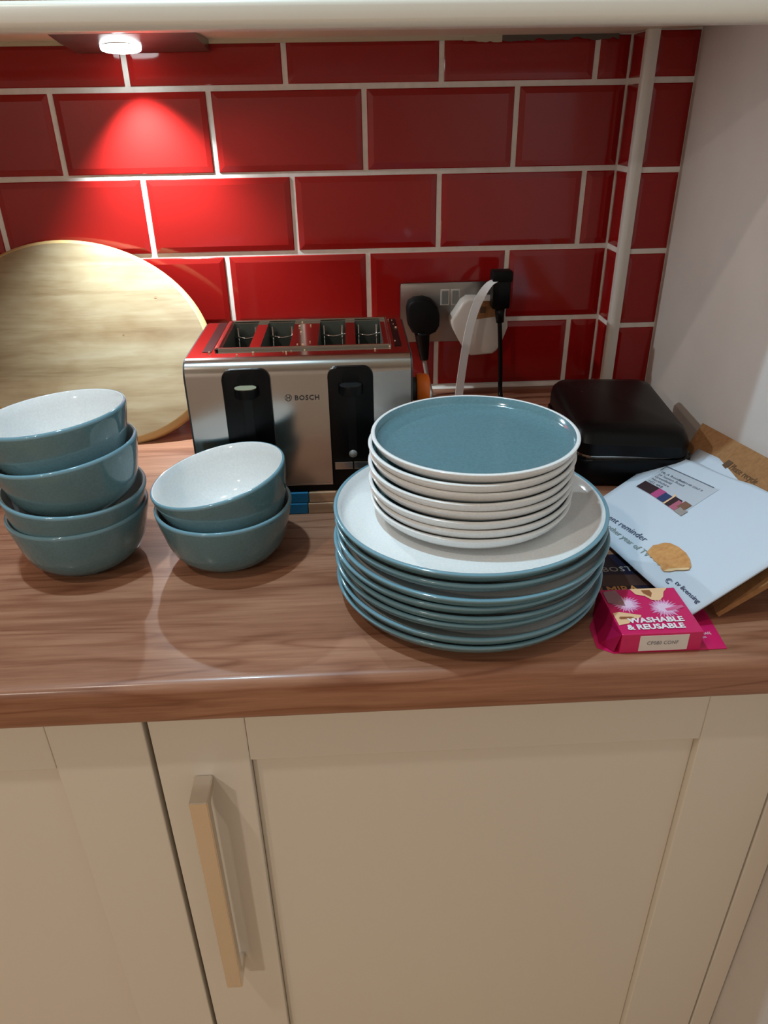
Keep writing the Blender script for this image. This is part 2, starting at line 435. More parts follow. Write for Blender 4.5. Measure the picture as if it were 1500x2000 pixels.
# slim bezel and lens, tipped slightly forward
tilt = Matrix.Translation(LED_LOC+Vector((0, 0, 0.0035))) @ Matrix.Rotation(math.radians(-2), 4, 'X')
bm = bmesh.new(); add_lathe(bm, [(0.0205, 0.008), (0.0238, 0.008), (0.0238, 0.0022), (0.0205, 0.0022), (0.0205, 0.008)], 40)
bmesh.ops.transform(bm, matrix=tilt, verts=bm.verts[:]); obj('bezel', bm, M['steel'], t, L0)
bm = bmesh.new(); add_lathe(bm, [(0, 0.002), (0.0240, 0.002), (0.0240, -0.0010), (0.0225, -0.0030), (0.018, -0.0044), (0.010, -0.0052), (0, -0.0054)], 40)
bmesh.ops.transform(bm, matrix=tilt, verts=bm.verts[:]); obj('lens', bm, M['lens'], t, L0)

# ------------------------------------------------------------------ worktop and base cabinets
WF = -0.667
bm = bmesh.new()
r = 0.009
prof = [(-0.001, WT), (-0.001, WT-0.04)]
prof += [(WF+r*0.6, WT-0.04)]+[(WF+r*0.6-r*0.6*math.sin(a), WT-0.04+r*0.6-r*0.6*math.cos(a)) for a in [PI/2*k/4 for k in range(1, 5)]]
prof += [(WF+r-r*math.cos(a), WT-r+r*math.sin(a)) for a in [PI/2*k/6 for k in range(0, 7)]]
# cut round the pillar and to the out-of-square wall on the right
add_prism(bm, prof, lambda u, v_, tt: ((tt if tt < 0 else (CX-0.002 if u > PY-0.003 else wallx(u)-0.001)), u, v_), -1.0, 1.0)
wt = obj('worktop', bm, M['walnut'], smooth=50)
tag(wt, 'walnut effect laminate worktop with rounded front edge', 'worktop')
bm = bmesh.new()
wt.location = (0, 0, 0)
DF = -0.637                      # door faces
DZ1 = WT-0.042
DZ0 = FLOOR+0.12
def shaker(x0, x1, parent, off, hx=None, fw=0.082):
    d = bpy.data.objects.new('door', None)
    bm = box(x0+0.002, x1-0.002, DF+0.010, DF+0.021, DZ0+0.002, DZ1-0.002)
    d = obj('door', bm, M['cream'], parent, off)
    def pc(name, *a):
        bm = box(*a, bev=0.0012, seg=2); return obj(name, bm, M['cream'], d, off)
    e = 0.0002
    pc('stile', x0, x0+fw, DF, DF+0.0205, DZ0, DZ1); pc('stile', x1-fw, x1, DF, DF+0.0205, DZ0, DZ1)
    pc('rail', x0+fw+e, x1-fw-e, DF, DF+0.0205, DZ1-0.075, DZ1); pc('rail', x0+fw+e, x1-fw-e, DF, DF+0.0205, DZ0, DZ0+0.075)
    pc('panel', x0+fw+e, x1-fw-e, DF+0.008, DF+0.012, DZ0+0.075+e, DZ1-0.075-e)
    return d
def base_cab(x0, x1, lab, label_handle, xr=None):
    t = thing('base_cabinet', lab, 'cabinet', (x0, -0.3, FLOOR)); L0 = t.location
    xr = xr or x1
    obj('carcass', box(x0-0.001 if x0 < 0 else x0-0.0005, x1+0.0005, -0.613, -0.02, DZ0-0.01, WT-0.0405), M['carcass'], t, L0)
    obj('plinth', box(x0, x1, -0.575, -0.56, FLOOR, DZ0-0.012), M['cream'], t, L0)
    return t, L0
t, L0 = base_cab(-0.40, 0.1905, 'cream shaker base cabinet at the lower left edge, no handle in view', None)
shaker(-0.396, 0.1888, t, L0)
t, L0 = base_cab(0.1925, 0.7625, 'cream shaker base cabinet with a tall square bar handle', None)
d = shaker(0.1932, 0.7622, t, L0)
# square section bow handle: two posts and a bar
hx0, hx1, hz0, hz1, hy = 0.2245, 0.2405, -0.828, -0.5475, DF-0.031
bm = bmesh.new()
pr = [(DF, hz1), (hy, hz1), (hy, hz0), (DF, hz0), (DF, hz0+0.010), (hy+0.010, hz0+0.010), (hy+0.010, hz1-0.010), (DF, hz1-0.010)]
add_prism(bm, pr, lambda u, v_, tt: (tt, u, v_), hx0, hx1)
bmesh.ops.bevel(bm, geom=bm.edges[:], offset=0.0008, segments=2, affect='EDGES')
h = obj('handle', bm, M['chrome'], d, L0); h['label'] = 'satin chrome square bar handle'
fl = obj('filler_panel', box(0.7645, 0.7885, DF, -0.60, FLOOR, DZ1, 0.001), M['cream'])
tag(fl, 'narrow cream filler strip between cabinet door and right wall', 'panel')

# ------------------------------------------------------------------ bowls
def quat_to(n): return Vector((0, 0, 1)).rotation_difference(Vector(n).normalized())
BR = 0.065
prof = [(0, .0022), (.029, .0022), (.0305, .0), (.0345, .0), (.0365, .0025), (.0465, .0085), (.0535, .0165), (.0577, .0265), (.0607, .0385), (.0636, .050), (BR, .0575),
        (.0650, .0592), (.0643, .0604), (.0630, .0606), (.0620, .0598),
        (.0602, .050), (.0572, .0385), (.0538, .0265), (.0488, .0175), (.040, .0110), (.024, .0075), (0, .0068)]
mis = [0]*10+[1]*3+[2]*8
bm = bmesh.new(); add_lathe(bm, prof, 72, mis)
bmesh.ops.recalc_face_normals(bm, faces=bm.faces[:])
bowl_me = bpy.data.meshes.new('bowl'); bm.to_mesh(bowl_me); bm.free()
for mm in (M['teal'], M['teal_rim'], M['white_glaze']): bowl_me.materials.append(mm)
def bowl(rc, tl, lab):
    n = Vector((tl[0], tl[1], 1)).normalized()
    o = bpy.data.objects.new('bowl', bowl_me); C.objects.link(o)
    o.location = Vector(rc)-n*0.06
    o.rotation_mode = 'QUATERNION'; o.rotation_quaternion = quat_to(n)
    return tag(o, lab, 'bowl', 'teal bowls with white insides, in two stacks')
bowl((.111, -.474, WT+.06), (0, 0), 'teal bowl standing on the worktop, bottom of the stack of four at left')
bowl((.1130, -.4765, -.3320), (.070, -.020), 'teal bowl tilted rightwards, second from bottom in the stack of four at left')
bowl((.112, -.475, -.2940), (-.100, .014), 'teal bowl, second from top in the stack of four at left')
bowl((.106, -.469, -.2630), (-.088, .032), 'topmost teal bowl, white inside showing, of the stack of four at left')
bowl((.250, -.477, WT+.06), (0, 0), 'teal bowl standing on the worktop, lower of the pair before the toaster')
bowl((.247, -.473, -.3275), (-.186, -.021), 'tilted teal bowl with white inside, upper of the pair before the toaster')

# ------------------------------------------------------------------ plates
def plate_mesh(R, fr, h, floor_z, out_m, rim_m, in_m):
    k = R
    prof = [(0, .0020), (fr-.004, .0020), (fr-.003, 0), (fr, 0), (fr+.003, .0016), (fr+(k-fr)*.45, h*.18), (fr+(k-fr)*.72, h*.38), (fr+(k-fr)*.90, h*.64), (k-.0006, h*.88),
            (k, h*.955), (k-.0006, h*.99), (k-.0020, h), (k-.0034, h*.985),
            (fr+(k-fr)*.84, floor_z+(h-floor_z)*.40), (fr+(k-fr)*.62, floor_z+(h-floor_z)*.13), (fr, floor_z+.0002), (0, floor_z)]
    mis = [0]*8+[1]*4+[2]*4
    bm = bmesh.new(); add_lathe(bm, prof, 96, mis)
    bmesh.ops.recalc_face_normals(bm, faces=bm.faces[:])
    me = bpy.data.meshes.new('plate'); bm.to_mesh(me); bm.free()
    for mm in (out_m, rim_m, in_m): me.materials.append(mm)
    return me
ORD = ['topmost', 'second from top', 'third from top', 'fourth from top', 'fourth from bottom', 'third from bottom', 'second from bottom', 'bottom']
big = plate_mesh(0.118, 0.082, 0.0205, 0.0094, M['teal'], M['teal_rim'], M['white_glaze'])
bdy = [0, 0.0005, -0.0050, -0.0012, -0.0008, 0.0030, -0.0020, 0.0]
bdx = [0, .0006, .0016, -.0012, .0008, -.0008, .0010, 0]
PITCH = 0.0096
for i in range(8):
    o = bpy.data.objects.new('dinner_plate', big); C.objects.link(o)
    o.location = (0.4755+bdx[i], -0.546+bdy[i], WT+PITCH*(7-i)); o.rotation_euler = (0, 0, i*0.8)
    lab = ('topmost of the large teal dinner plates, white face showing under the small plates' if i == 0 else
           'large teal dinner plate, %s of its stack under the small plates' % ORD[i] if i < 7 else
           'bottom large teal dinner plate, resting on the worktop under its stack')
    tag(o, lab, 'plate', 'stack of large teal dinner plates')
small = plate_mesh(0.0867, 0.060, 0.0178, 0.0076, M['white_glaze'], M['white_glaze'], M['teal'])
sdx = [.0022, -.0004, .0006, -.0008, .0004, -.0010, .0004, 0]
sdy = [.0006, -.0004, .0006, -.0006, .0008, -.0004, .0002, 0]
SB = WT+PITCH*7+0.0096
SP = 0.0080
for i in range(8):
    o = bpy.data.objects.new('side_plate', small); C.objects.link(o)
    o.location = (0.4762+sdx[i], -0.5405+sdy[i], SB+SP*(7-i)); o.rotation_euler = (0, 0, i*0.7)
    lab = ('topmost small white side plate, its teal face showing' if i == 0 else
           'small white-backed side plate, %s of its stack' % ORD[i] if i < 7 else
           'bottom small white-backed side plate, resting on the large plates')
    tag(o, lab, 'plate', 'stack of small white side plates')

# ------------------------------------------------------------------ oval board leaning on the tiles
lean, brot, ba, bb = 0.64430672, -0.42837778, 0.18293121, 0.14039086
hv = math.hypot(ba*math.sin(brot), bb*math.cos(brot))
BX, TYB = 0.0135331, -0.0165
yb = TYB-2*hv*math.sin(lean)
bc = Vector((BX, yb+hv*math.sin(lean), WT+0.0012+hv*math.cos(lean)))
ux = Vector((1, 0, 0)); uy = Vector((0, math.sin(lean), math.cos(lean))); un = Vector((0, -math.cos(lean), math.sin(lean)))
t = thing('chopping_board', 'pale oval wooden board leaning on the red tiles behind the bowls', 'board', bc)
BM = Matrix(((ux.x, uy.x, un.x, 0), (ux.y, uy.y, un.y, 0), (ux.z, uy.z, un.z, 0), (0, 0, 0, 1)))
t.matrix_world = Matrix.Translation(bc) @ BM
def board_ring(s, z, n=96):
    out = []
    for i in range(n):
        a = 2*PI*i/n; e1, e2 = (ba-s)*math.cos(a), (bb-s)*math.sin(a)
        out.append((e1*math.cos(brot)-e2*math.sin(brot), e1*math.sin(brot)+e2*math.cos(brot), z))
    return out
bm = bmesh.new()
rings = [[bm.verts.new(p) for p in board_ring(s, z)] for (s, z) in ((0.002, -0.016), (0.0, -0.014), (0.0, -0.007), (0.0012, -0.0035), (0.0075, 0.0))]
for A, B in zip(rings, rings[1:]):
    for i in range(len(A)):
        f = bm.faces.new([A[i], A[(i+1) % len(A)], B[(i+1) % len(A)], B[i]]); f.material_index = 1; f.smooth = True
bm.faces.new(rings[0][::-1]).material_index = 0
bm.faces.new(rings[-1]).material_index = 0
obj('board', bm, [M['board'], M['board_rim']], t)
def stain(cx, cy, a, b_, m_):
    pts = [(cx+a*math.cos(2*PI*i/14)*random.uniform(.75, 1.1), cy+b_*math.sin(2*PI*i/14)*random.uniform(.7, 1.1)) for i in range(14)]
    obj('knot', prism(pts, lambda u, v_, tt: (u, v_, tt), 0.00002, 0.00025), m_, t)
stain(0.098, 0.058, .0026, .0018, M['board_stain']); stain(0.055, 0.006, .0016, .0013, M['board_stain'])

# ------------------------------------------------------------------ two thin boards under the toaster
for k, (z0, z1, y0, lab) in enumerate(((WT, WT+0.0130, -0.4005, 'thin wooden board with blue end lying on worktop, lower of two under toaster'),
                                       (WT+0.0131, WT+0.0258, -0.3998, 'thin wooden board with blue end, upper of two, directly under toaster'))):
    t = thing('wooden_board', lab, 'board', (0.36, -0.30, z0), 'thin boards under the toaster'); L0 = t.location
    xb = 0.3245+0.0015*k
    obj('board', box(xb+0.0002, 0.455, y0, -0.20, z0, z1, 0.0012), M['beech'], t, L0)
    e = obj('painted_end', box(0.262, xb, y0, -0.20, z0, z1, 0.0012), M['blue_paint'], t, L0); e['label'] = 'blue painted end'

# ------------------------------------------------------------------ toaster
TX0, TX1, TYF, TYB2, TZ0, TZ1 = 0.2105, 0.4385, -0.3985, -0.2300, WT+0.0262, -0.2430
t = thing('toaster', 'stainless steel four-slot toaster with two black lever panels', 'toaster', (0.324, -0.315, TZ0)); L0 = t.location
def tobj(name, bm, m_, parent=None, **k): return obj(name, bm, m_, parent or t, L0, **k)
R_ = 0.016
def shell(front):
    s = 1 if front else -1; yf = TYF if front else TYB2
    def pf(d): # distance in from the face
        out = [(yf+s*d, TZ0+0.008)]
        for k in range(9):
            a = PI/2*k/8; rr = R_-d
            out.append((yf+s*(R_-rr*math.cos(a)), TZ1-R_+rr*math.sin(a)))
        return out
    o_, i_ = pf(0), pf(0.002)
    return prism(o_+i_[::-1], lambda u, v_, tt: (tt, u, v_), TX0+0.002, TX1-0.002)
tobj('front_panel', shell(True), M['steel_brush'], smooth=30)
tobj('back_panel', shell(False), M['steel_brush'], smooth=30)
# side panels and base
sp = [(TYF+0.001, TZ0+0.008)]+[(TYF+0.001+(R_-R_*math.cos(a)), TZ1-0.001-R_+R_*math.sin(a)) for a in [PI/2*k/8 for k in range(9)]]
sp += [(TYB2-0.001-(R_-R_*math.cos(a)), TZ1-0.001-R_+R_*math.sin(a)) for a in [PI/2*k/8 for k in range(8, -1, -1)]]+[(TYB2-0.001, TZ0+0.008)]
tobj('side_panel', prism(sp, lambda u, v_, tt: (tt, u, v_), TX0, TX0+0.0022), M['dark_grey'])
tobj('side_panel', prism(sp, lambda u, v_, tt: (tt, u, v_), TX1-0.0022, TX1), M['dark_grey'])
tobj('base', box(TX0+0.003, TX1-0.003, TYF+0.0015, TYB2-0.0015, TZ0, TZ0+0.0085, 0.001), M['black'])
tobj('base_trim', box(TX0+0.003, TX1-0.003, TYF-0.0006, TYF+0.001, TZ0+0.0085, TZ0+0.0100), M['steel'])
# top plate with four slots
slots = [(.2435, .2715), (.2830, .3135), (.3425, .3715), (.3825, .4115)]
SY0, SY1 = -0.3555, -0.2500
ys = [TYF+R_, SY0, SY1, TYB2-R_]
bm = bmesh.new(); xs = [TX0+0.002]+[x for s in slots for x in s]+[TX1-0.002]
gv = [[bm.verts.new((x, y, TZ1)) for y in ys] for x in xs]
for i in range(len(xs)-1):
    for j in range(3):
        if j == 1 and i % 2 == 1: continue
        bm.faces.new([gv[i][j], gv[i+1][j], gv[i+1][j+1], gv[i][j+1]])
tobj('top_plate', bm, M['steel'])
# raised rim round the slots and black inset strips at its ends
fx0, fx1, fy0, fy1 = 0.2375, 0.4195, -0.3610, -0.2445
bm = bmesh.new()
for a in ((fx0, fx1, fy0, fy0+0.004), (fx0, fx1, fy1-0.004, fy1), (fx0, fx0+0.005, fy0, fy1), (fx1-0.003, fx1, fy0, fy1)):
    add_box(bm, a[0], a[1], a[2], a[3], TZ1-0.001, TZ1+0.0028, 0.0012)
tobj('slot_rim', bm, M['steel_brush'])
tobj('inset_strip', box(0.2255, 0.2350, -0.3635, -0.2465, TZ1-0.0005, TZ1+0.0004), M['black'])
tobj('inset_strip', box(0.4225, 0.4300, -0.3600, -0.2475, TZ1-0.0005, TZ1+0.0004), M['black'])
for (a, b_) in slots:
    bm = bmesh.new(); d_ = 0.105
    q = [(a, SY0), (b_, SY0), (b_, SY1), (a, SY1)]
    up = [bm.verts.new((x, y, TZ1)) for x, y in q]; dn = [bm.verts.new((x, y, TZ1-d_)) for x, y in q]
    for i in range(4): bm.faces.new([up[i], dn[i], dn[(i+1) % 4], up[(i+1) % 4]])
    bm.faces.new(dn)
    sl = tobj('slot', bm, M['void'])
    def wire(pts, r_):
        bm = bmesh.new(); add_tube(bm, pts, r_, 6); obj('bread_guide', bm, M['steel'], sl, L0)
    for yy in (SY1-0.012, SY0+0.020): wire([(a, yy, TZ1-0.012), ((a+b_)/2, yy, TZ1-0.0145), (b_, yy, TZ1-0.012)], 0.0010)
    for xx in (a+0.004, b_-0.004): wire([(xx, SY1-0.006, TZ1-0.003), (xx, SY1-0.006, TZ1-0.09)], 0.0012)
# lever panels
def lever_panel(x0, x1, capm, buttons):
    zt = -0.2500
    pn = tobj('lever_panel', prism(rrect(x0, x1, TZ0+0.0095, zt, 0.010, 6, (1, 1, 0, 0)), lambda u, v_, tt: (u, -tt, v_), 0.3980, 0.4030, bev=0.0015), M['black'], smooth=40)
    xm = (x0+x1)/2
    def sub(name, bm, m_, **k): return obj(name, bm, m_, pn, L0, **k)
    # arched finger recess, guide groove, lever knob
    arch = [(xm+0.0082*math.cos(a), -0.2612+0.0082*math.sin(a)) for a in [PI*k/10 for k in range(11)]]
    sub('recess', prism(arch+[(xm-0.0082, -0.268), (xm+0.0082, -0.268)], lambda u, v_, tt: (u, -tt, v_), 0.4025, 0.4034), M['black_soft'])
    sub('groove', box(xm-0.0045, xm+0.0045, -0.4034, -0.4025, -0.345, -0.275), M['black_gloss'])
    bm = bmesh.new()
    pts = [(xm+0.0125*math.cos(a), -0.402-0.0165*math.sin(a)) for a in [PI*k/16 for k in range(17)]]
    add_prism(bm, pts, lambda u, v_, tt: (u, v_, tt), -0.2760, -0.2665, bev=0.001)
    lv = sub('lever', bm, M['black'], smooth=40)
    c = sub('lever_cap', prism([(xm+0.0108*math.cos(a), -0.4095-0.0075*math.sin(a)) for a in [2*PI*k/20 for k in range(20)]], lambda u, v_, tt: (u, v_, tt), -0.2667, -0.2660), capm)
    if buttons:
        for a, b_ in ((x0+0.003, xm-0.0004), (xm+0.0004, x1-0.003)):
            bt = sub('button', box(a, b_, -0.4060, -0.4020, -0.3600, -0.3515, 0.0006), M['steel_brush'])
        bm = bmesh.new(); add_lathe(bm, [(0, .003), (.002, .0026), (.004, .001), (.0046, 0)], 20)
        bmesh.ops.transform(bm, matrix=Matrix.Translation((xm, -0.4029, -0.3435)) @ Matrix.Rotation(PI/2, 4, 'X'), verts=bm.verts[:])
        sub('indicator', bm, M['grey_plastic'])
lever_panel(0.2485, 0.2960, M['lever_top'], False)
lever_panel(0.3530, 0.3985, M['lever_top2'], True)
# lettering and round emblem
yT = TYF-0.0004
add_text('lettering', 'BOSCH', 0.0072, lambda x, y: Vector((0.3187+x, yT, -0.2845+y)), M['dark_grey'], t, L0, bold=0.00016, space=1.12)
bm = bmesh.new()
def ringf(cx, cz, r0, r1, n=28):
    A = [bm.verts.new((cx+r0*math.cos(2*PI*i/n), yT, cz+r0*math.sin(2*PI*i/n))) for i in range(n)]
    B = [bm.verts.new((cx+r1*math.cos(2*PI*i/n), yT, cz+r1*math.sin(2*PI*i/n))) for i in range(n)]
    for i in range(n): bm.faces.new([A[i], A[(i+1) % n], B[(i+1) % n], B[i]])
ringf(0.3125, -0.2818, 0.0036, 0.0031)
for (a, b_, c_, d_) in ((-.0019, -.0012, -.0022, .0022), (.0012, .0019, -.0022, .0022), (-.0012, .0012, -.0004, .0004)):
    bm.faces.new([bm.verts.new((0.3125+x, yT, -0.2818+z)) for x, z in ((a, c_), (b_, c_), (b_, d_), (a, d_))])
obj_nr('emblem', bm, M['dark_grey'], t, L0)
# orange browning dial on the right-hand side
bm = bmesh.new(); add_lathe(bm, [(0, 0.0165), (.0145, .0165), (.0165, .0145), (.0172, .011), (.0172, .0035), (.0160, 0.002), (0, 0.002)], 40)
bmesh.ops.transform(bm, matrix=Matrix.Translation((TX1+0.0095, -0.306, -0.3085)) @ Matrix.Rotation(PI/2, 4, 'Y'), verts=bm.verts[:])
d = tobj('dial', bm, M['orange'], smooth=40); d['label'] = 'bright orange round dial on the toaster side'
bm = bmesh.new(); add_lathe(bm, [(0, 0.0), (.0135, 0), (.0135, .012), (0, .012)], 32)
bmesh.ops.transform(bm, matrix=Matrix.Translation((TX1-0.0005, -0.306, -0.3085)) @ Matrix.Rotation(PI/2, 4, 'Y'), verts=bm.verts[:])
tobj('dial_base', bm, M['dark_grey'], smooth=40)
# crumbs on top
bm = bmesh.new()
for _ in range(22):
    x, y = random.choice([(random.uniform(.317, .34), random.uniform(-.35, -.25)), (random.uniform(.225, .43), random.uniform(-.378, -.363)), (random.uniform(.4215, .4315), random.uniform(-.35, -.25))])
    s = random.uniform(.0004, .0010); add_box(bm, x-s, x+s, y-s, y+s, TZ1+0.0004, TZ1+0.0004+s*1.4)
cr = obj('crumbs', bm, M['crumb']); cr['kind'] = 'stuff'; tag(cr, 'pale crumbs scattered on the steel toaster top', 'crumbs')

# ------------------------------------------------------------------ wall socket, plugs, cables
YS = -0.0032
t = thing('wall_socket', 'brushed steel double wall socket on the red tiles', 'socket', (0.53, 0, -0.295)); L0 = t.location
obj('face_plate', prism(rrect(0.4520, 0.6080, -0.3380, -0.2510, 0.004), lambda u, v_, tt: (u, -tt, v_), -YS, 0.0092, bev=0.001), M['steel_socket'], t, L0, smooth=40)
for xm in (0.5180, 0.5335):
    fr = obj('switch_surround', box(xm-0.0066, xm+0.0066, -0.0102, -0.0090, -0.2835, -0.2605, 0.0005), M['white_plastic'], t, L0)
    obj('switch', box(xm-0.0048, xm+0.0048, -0.0125, -0.0100, -0.2815, -0.2625, 0.0008), M['grey_plastic'], fr, L0)
# black plug, left outlet
t = thing('black_plug', 'black moulded mains plug in the left outlet of the wall socket', 'plug', (0.483, -0.0095, -0.295)); L0 = t.location
pts = [(.4600, -.2840), (.4630, -.2745), (.4710, -.2695), (.4850, -.2685), (.4960, -.2720), (.5050, -.2810), (.5085, -.2930), (.5080, -.3080), (.5030, -.3170), (.4930, -.3215), (.4790, -.3215), (.4680, -.3170), (.4615, -.3050)]
obj('body', prism(pts, lambda u, v_, tt: (u, -tt, v_), 0.0095, 0.0360, bev=0.004), M['black_soft'], t, L0, smooth=50)
bm = bmesh.new(); add_tube(bm, smooth_path([(.4830, -.0260, -.3180), (.4850, -.0275, -.3400), (.4870, -.0290, -.3600)], 5), lambda s: .0120-.0060*s, 14)
obj('strain_relief', bm, M['black'], t, L0)
bm = bmesh.new(); add_tube(bm, smooth_path([(.4865, -.0290, -.3590), (.4900, -.031, -.3800), (.4945, -.034, -.4000), (.4960, -.045, -.4110), (.4850, -.075, -.4116), (.455, -.125, -.4116), (.40, -.165, -.4116)], 7), .0032, 10)
obj('cord', bm, M['cord_grey'], t, L0)
# white charger, right outlet
t = thing('white_charger', 'white angular mains charger in the right outlet of the wall socket', 'plug', (0.57, -0.0095, -0.315)); L0 = t.location
pts = [(.5400, -.2740), (.5240, -.3000), (.5260, -.3100), (.5360, -.3280), (.5480, -.3480), (.5560, -.3530), (.5880, -.3510), (.5945, -.3460), (.6010, -.3310), (.6090, -.3120), (.6080, -.3020), (.5960, -.2760), (.5900, -.2700), (.5480, -.2690)]
obj('body', prism(pts, lambda u, v_, tt: (u, -tt, v_), 0.0095, 0.0400, bev=0.004), M['white_plastic'], t, L0, smooth=50)
lb = obj('label', prism([(.5560, -.2985), (.5890, -.2950), (.5890, -.2720), (.5590, -.2725)], lambda u, v_, tt: (u, -tt, v_), 0.0399, 0.0405), M['kraft'], t, L0)
obj('symbol', box(.5660, .5745, -.0408, -.0404, -.2890, -.2800), M['kraft_print'], lb, L0)
# black lead in the charger
t = thing('charging_cable', 'black charging lead hanging down in front of the white charger', 'cable', (0.594, -0.052, -0.255)); L0 = t.location
obj('connector', box(.5790, .6045, -.0640, -.0412, -.2790, -.2275, 0.0025), M['black'], t, L0, smooth=40)
obj('connector_end', box(.5775, .6060, -.0655, -.0408, -.2420, -.2270, 0.0025), M['black_soft'], t, L0, smooth=40)
bm = bmesh.new(); add_tube(bm, [(.592, -.053, -.277), (.5925, -.0535, -.290), (.5935, -.054, -.300)], lambda s: .0075-.002*s, 12)
obj('strain_relief', bm, M['black'], t, L0)
bm = bmesh.new(); add_tube(bm, smooth_path([(.5930, -.0535, -.298), (.5960, -.0545, -.335), (.5985, -.0555, -.375), (.5990, -.060, -.402), (.6000, -.075, -.4112), (.606, -.105, -.4116), (.63, -.125, -.4116), (.66, -.12, -.4116)], 7), .0034, 10)
obj('cord', bm, M['black'], t, L0)
# flat white ribbon curving down
bm = bmesh.new()
path = smooth_path([(.5850, -.0615, -.2385), (.5720, -.0665, -.2440), (.5585, -.072, -.2620), (.5480, -.077, -.2910), (.5405, -.081, -.3300), (.5350, -.085, -.3720), (.5310, -.089, -.4135)], 7)
L_, Rr = [], []
for i, p_ in enumerate(path):
    s = i/(len(path)-1)
    tn = (path[min(i+1, len(path)-1)]-path[max(i-1, 0)]).normalized()
    wv = tn.cross(Vector((0.15, -0.6+0.5*(1-s), 0.45*(1-s)))).normalized()
    wv = Vector((wv.x, wv.y, wv.z))
    hw = 0.0062*(0.55+0.45*min(1, s*3.0)); nn = wv.cross(tn).normalized()*0.0004
    L_.append((bm.verts.new(p_-wv*hw-nn), bm.verts.new(p_-wv*hw+nn))); Rr.append((bm.verts.new(p_+wv*hw-nn), bm.verts.new(p_+wv*hw+nn)))
for i in range(len(path)-1):
    for q in ([L_[i][0], L_[i+1][0], Rr[i+1][0], Rr[i][0]], [L_[i][1], Rr[i][1], Rr[i+1][1], L_[i+1][1]], [L_[i][0], L_[i][1], L_[i+1][1], L_[i+1][0]], [Rr[i][0], Rr[i+1][0], Rr[i+1][1], Rr[i][1]]):
        f = bm.faces.new(q); f.smooth = False
rb = obj('white_ribbon', bm, M['ribbon'])
tag(rb, 'flat shiny white ribbon arching down from the black lead behind the plates', 'ribbon')

# ------------------------------------------------------------------ black clamshell grill in the corner
t = thing('sandwich_grill', 'low black clamshell grill in the right corner under the pillar', 'grill', (0.712, -0.262, WT)); L0 = Vector((0, 0, 0))
t.rotation_euler = (0, 0, math.radians(-5))
obj('base', prism(rrect(-0.078, 0.060, -0.103, 0.100, 0.022), lambda u, v_, tt: (u, v_, tt), 0.004, 0.034, bev=0.004), M['black'], t, smooth=40)
bm = bmesh.new()
def lidring(s, z): return [bm.verts.new((u*(1-s), v_*(1-s)+(0.004 if z > .05 else 0), z+0.0030*(-(u)/0.078)*(1 if v_ < 0 else 0.0))) for u, v_ in rrect(-0.076, 0.056, -0.101, 0.098, 0.022)]
rg = [lidring(0, .0368), lidring(0, .050), lidring(0.03, .058), lidring(0.09, .0640), lidring(0.25, .0665)]
for A, B in zip(rg, rg[1:]):
    for i in range(len(A)): bm.faces.new([A[i], A[(i+1) % len(A)], B[(i+1) % len(A)], B[i]])
bm.faces.new(rg[0][::-1]); bm.faces.new(rg[-1])
obj('lid', bm, M['black_gloss'], t, smooth=40)
obj('plate_edge', prism(rrect(-0.072, 0.046, -0.0990, 0.090, 0.02), lambda u, v_, tt: (u, v_, tt), 0.0335, 0.0372), M['steel_brush'], t)
bm = bmesh.new(); add_lathe(bm, [(.0022, 0), (.0022, .001), (.0012, .0018), (0, .002)], 14)
bmesh.ops.transform(bm, matrix=Matrix.Translation((-0.045, 0.035, 0.0655)), verts=bm.verts[:]); obj('indicator_light', bm, M['indicator'], t)
for sx in (-0.06, 0.04):
    for sy in (-0.08, 0.08):
        bm = bmesh.new(); add_lathe(bm, [(0, 0), (.007, 0), (.006, .0045), (0, .0045)], 14)
        bmesh.ops.translate(bm, vec=(sx, sy, 0), verts=bm.verts[:]); obj('foot', bm, M['black_soft'], t)

# ------------------------------------------------------------------ post: kraft mailer, two white envelopes
c0, c1, c2, c3 = Vector((.750, -.342, -.4128)), Vector((.8070, -.2875, -.3735)), Vector((.7860, -.628, -.3160)), Vector((.6835, -.6135, -.4128))
nM = (c3-c0).cross(c1-c0).normalized()
if nM.z < 0: nM = -nM
t = thing('card_mailer', 'brown cardboard mailer under the white envelopes, leaning on the right wall', 'parcel', (0.75, -0.45, WT)); L0 = t.location
bm = bmesh.new()
lo = [bm.verts.new(c-nM*0.0) for c in (c0, c3, c2, c1)]; hi = [bm.verts.new(c+nM*0.0045) for c in (c0, c3, c2, c1)]
bm.faces.new(lo[::-1]); bm.faces.new(hi)
for i in range(4): bm.faces.new([lo[i], lo[(i+1) % 4], hi[(i+1) % 4], hi[i]])
obj('sheet', bm, M['kraft'], t, L0)
# folded flap along its lower front edge
eu = (c2-c3).normalized(); ev = (c0-c3); ev = (ev-eu*ev.dot(eu)).normalized()
fd = Vector((0.0, -0.62, -0.78)).normalized()
def flapf(u, v_, tt): return c3+nM*0.0045+eu*u+fd*v_+nM*tt
def mailf(x, y): return c1+(c2-c1).normalized()*x-(c1-c0).normalized()*y*1.0+nM*0.0049
q1 = (c2-c1).normalized(); q2 = (c0-c1); q2 = (q2-q1*q2.dot(q1)).normalized()
def mk(x, y): return c1+q1*x+q2*y+nM*0.0050
bm = bmesh.new()
bm.faces.new([bm.verts.new(mk(x, y)) for x, y in ((.118, .022), (.130, .022), (.130, .036), (.118, .036))])
obj_nr('printed_symbol', bm, M['kraft_print'], t, L0)
add_text('printed_text', 'Please recycle', 0.0105, lambda x, y: mk(.133+x, .030-y), M['kraft_print'], t, L0)
add_text('printed_text', 'this card mailer', 0.0080, lambda x, y: mk(.133+x, .041-y), M['kraft_print'], t, L0)

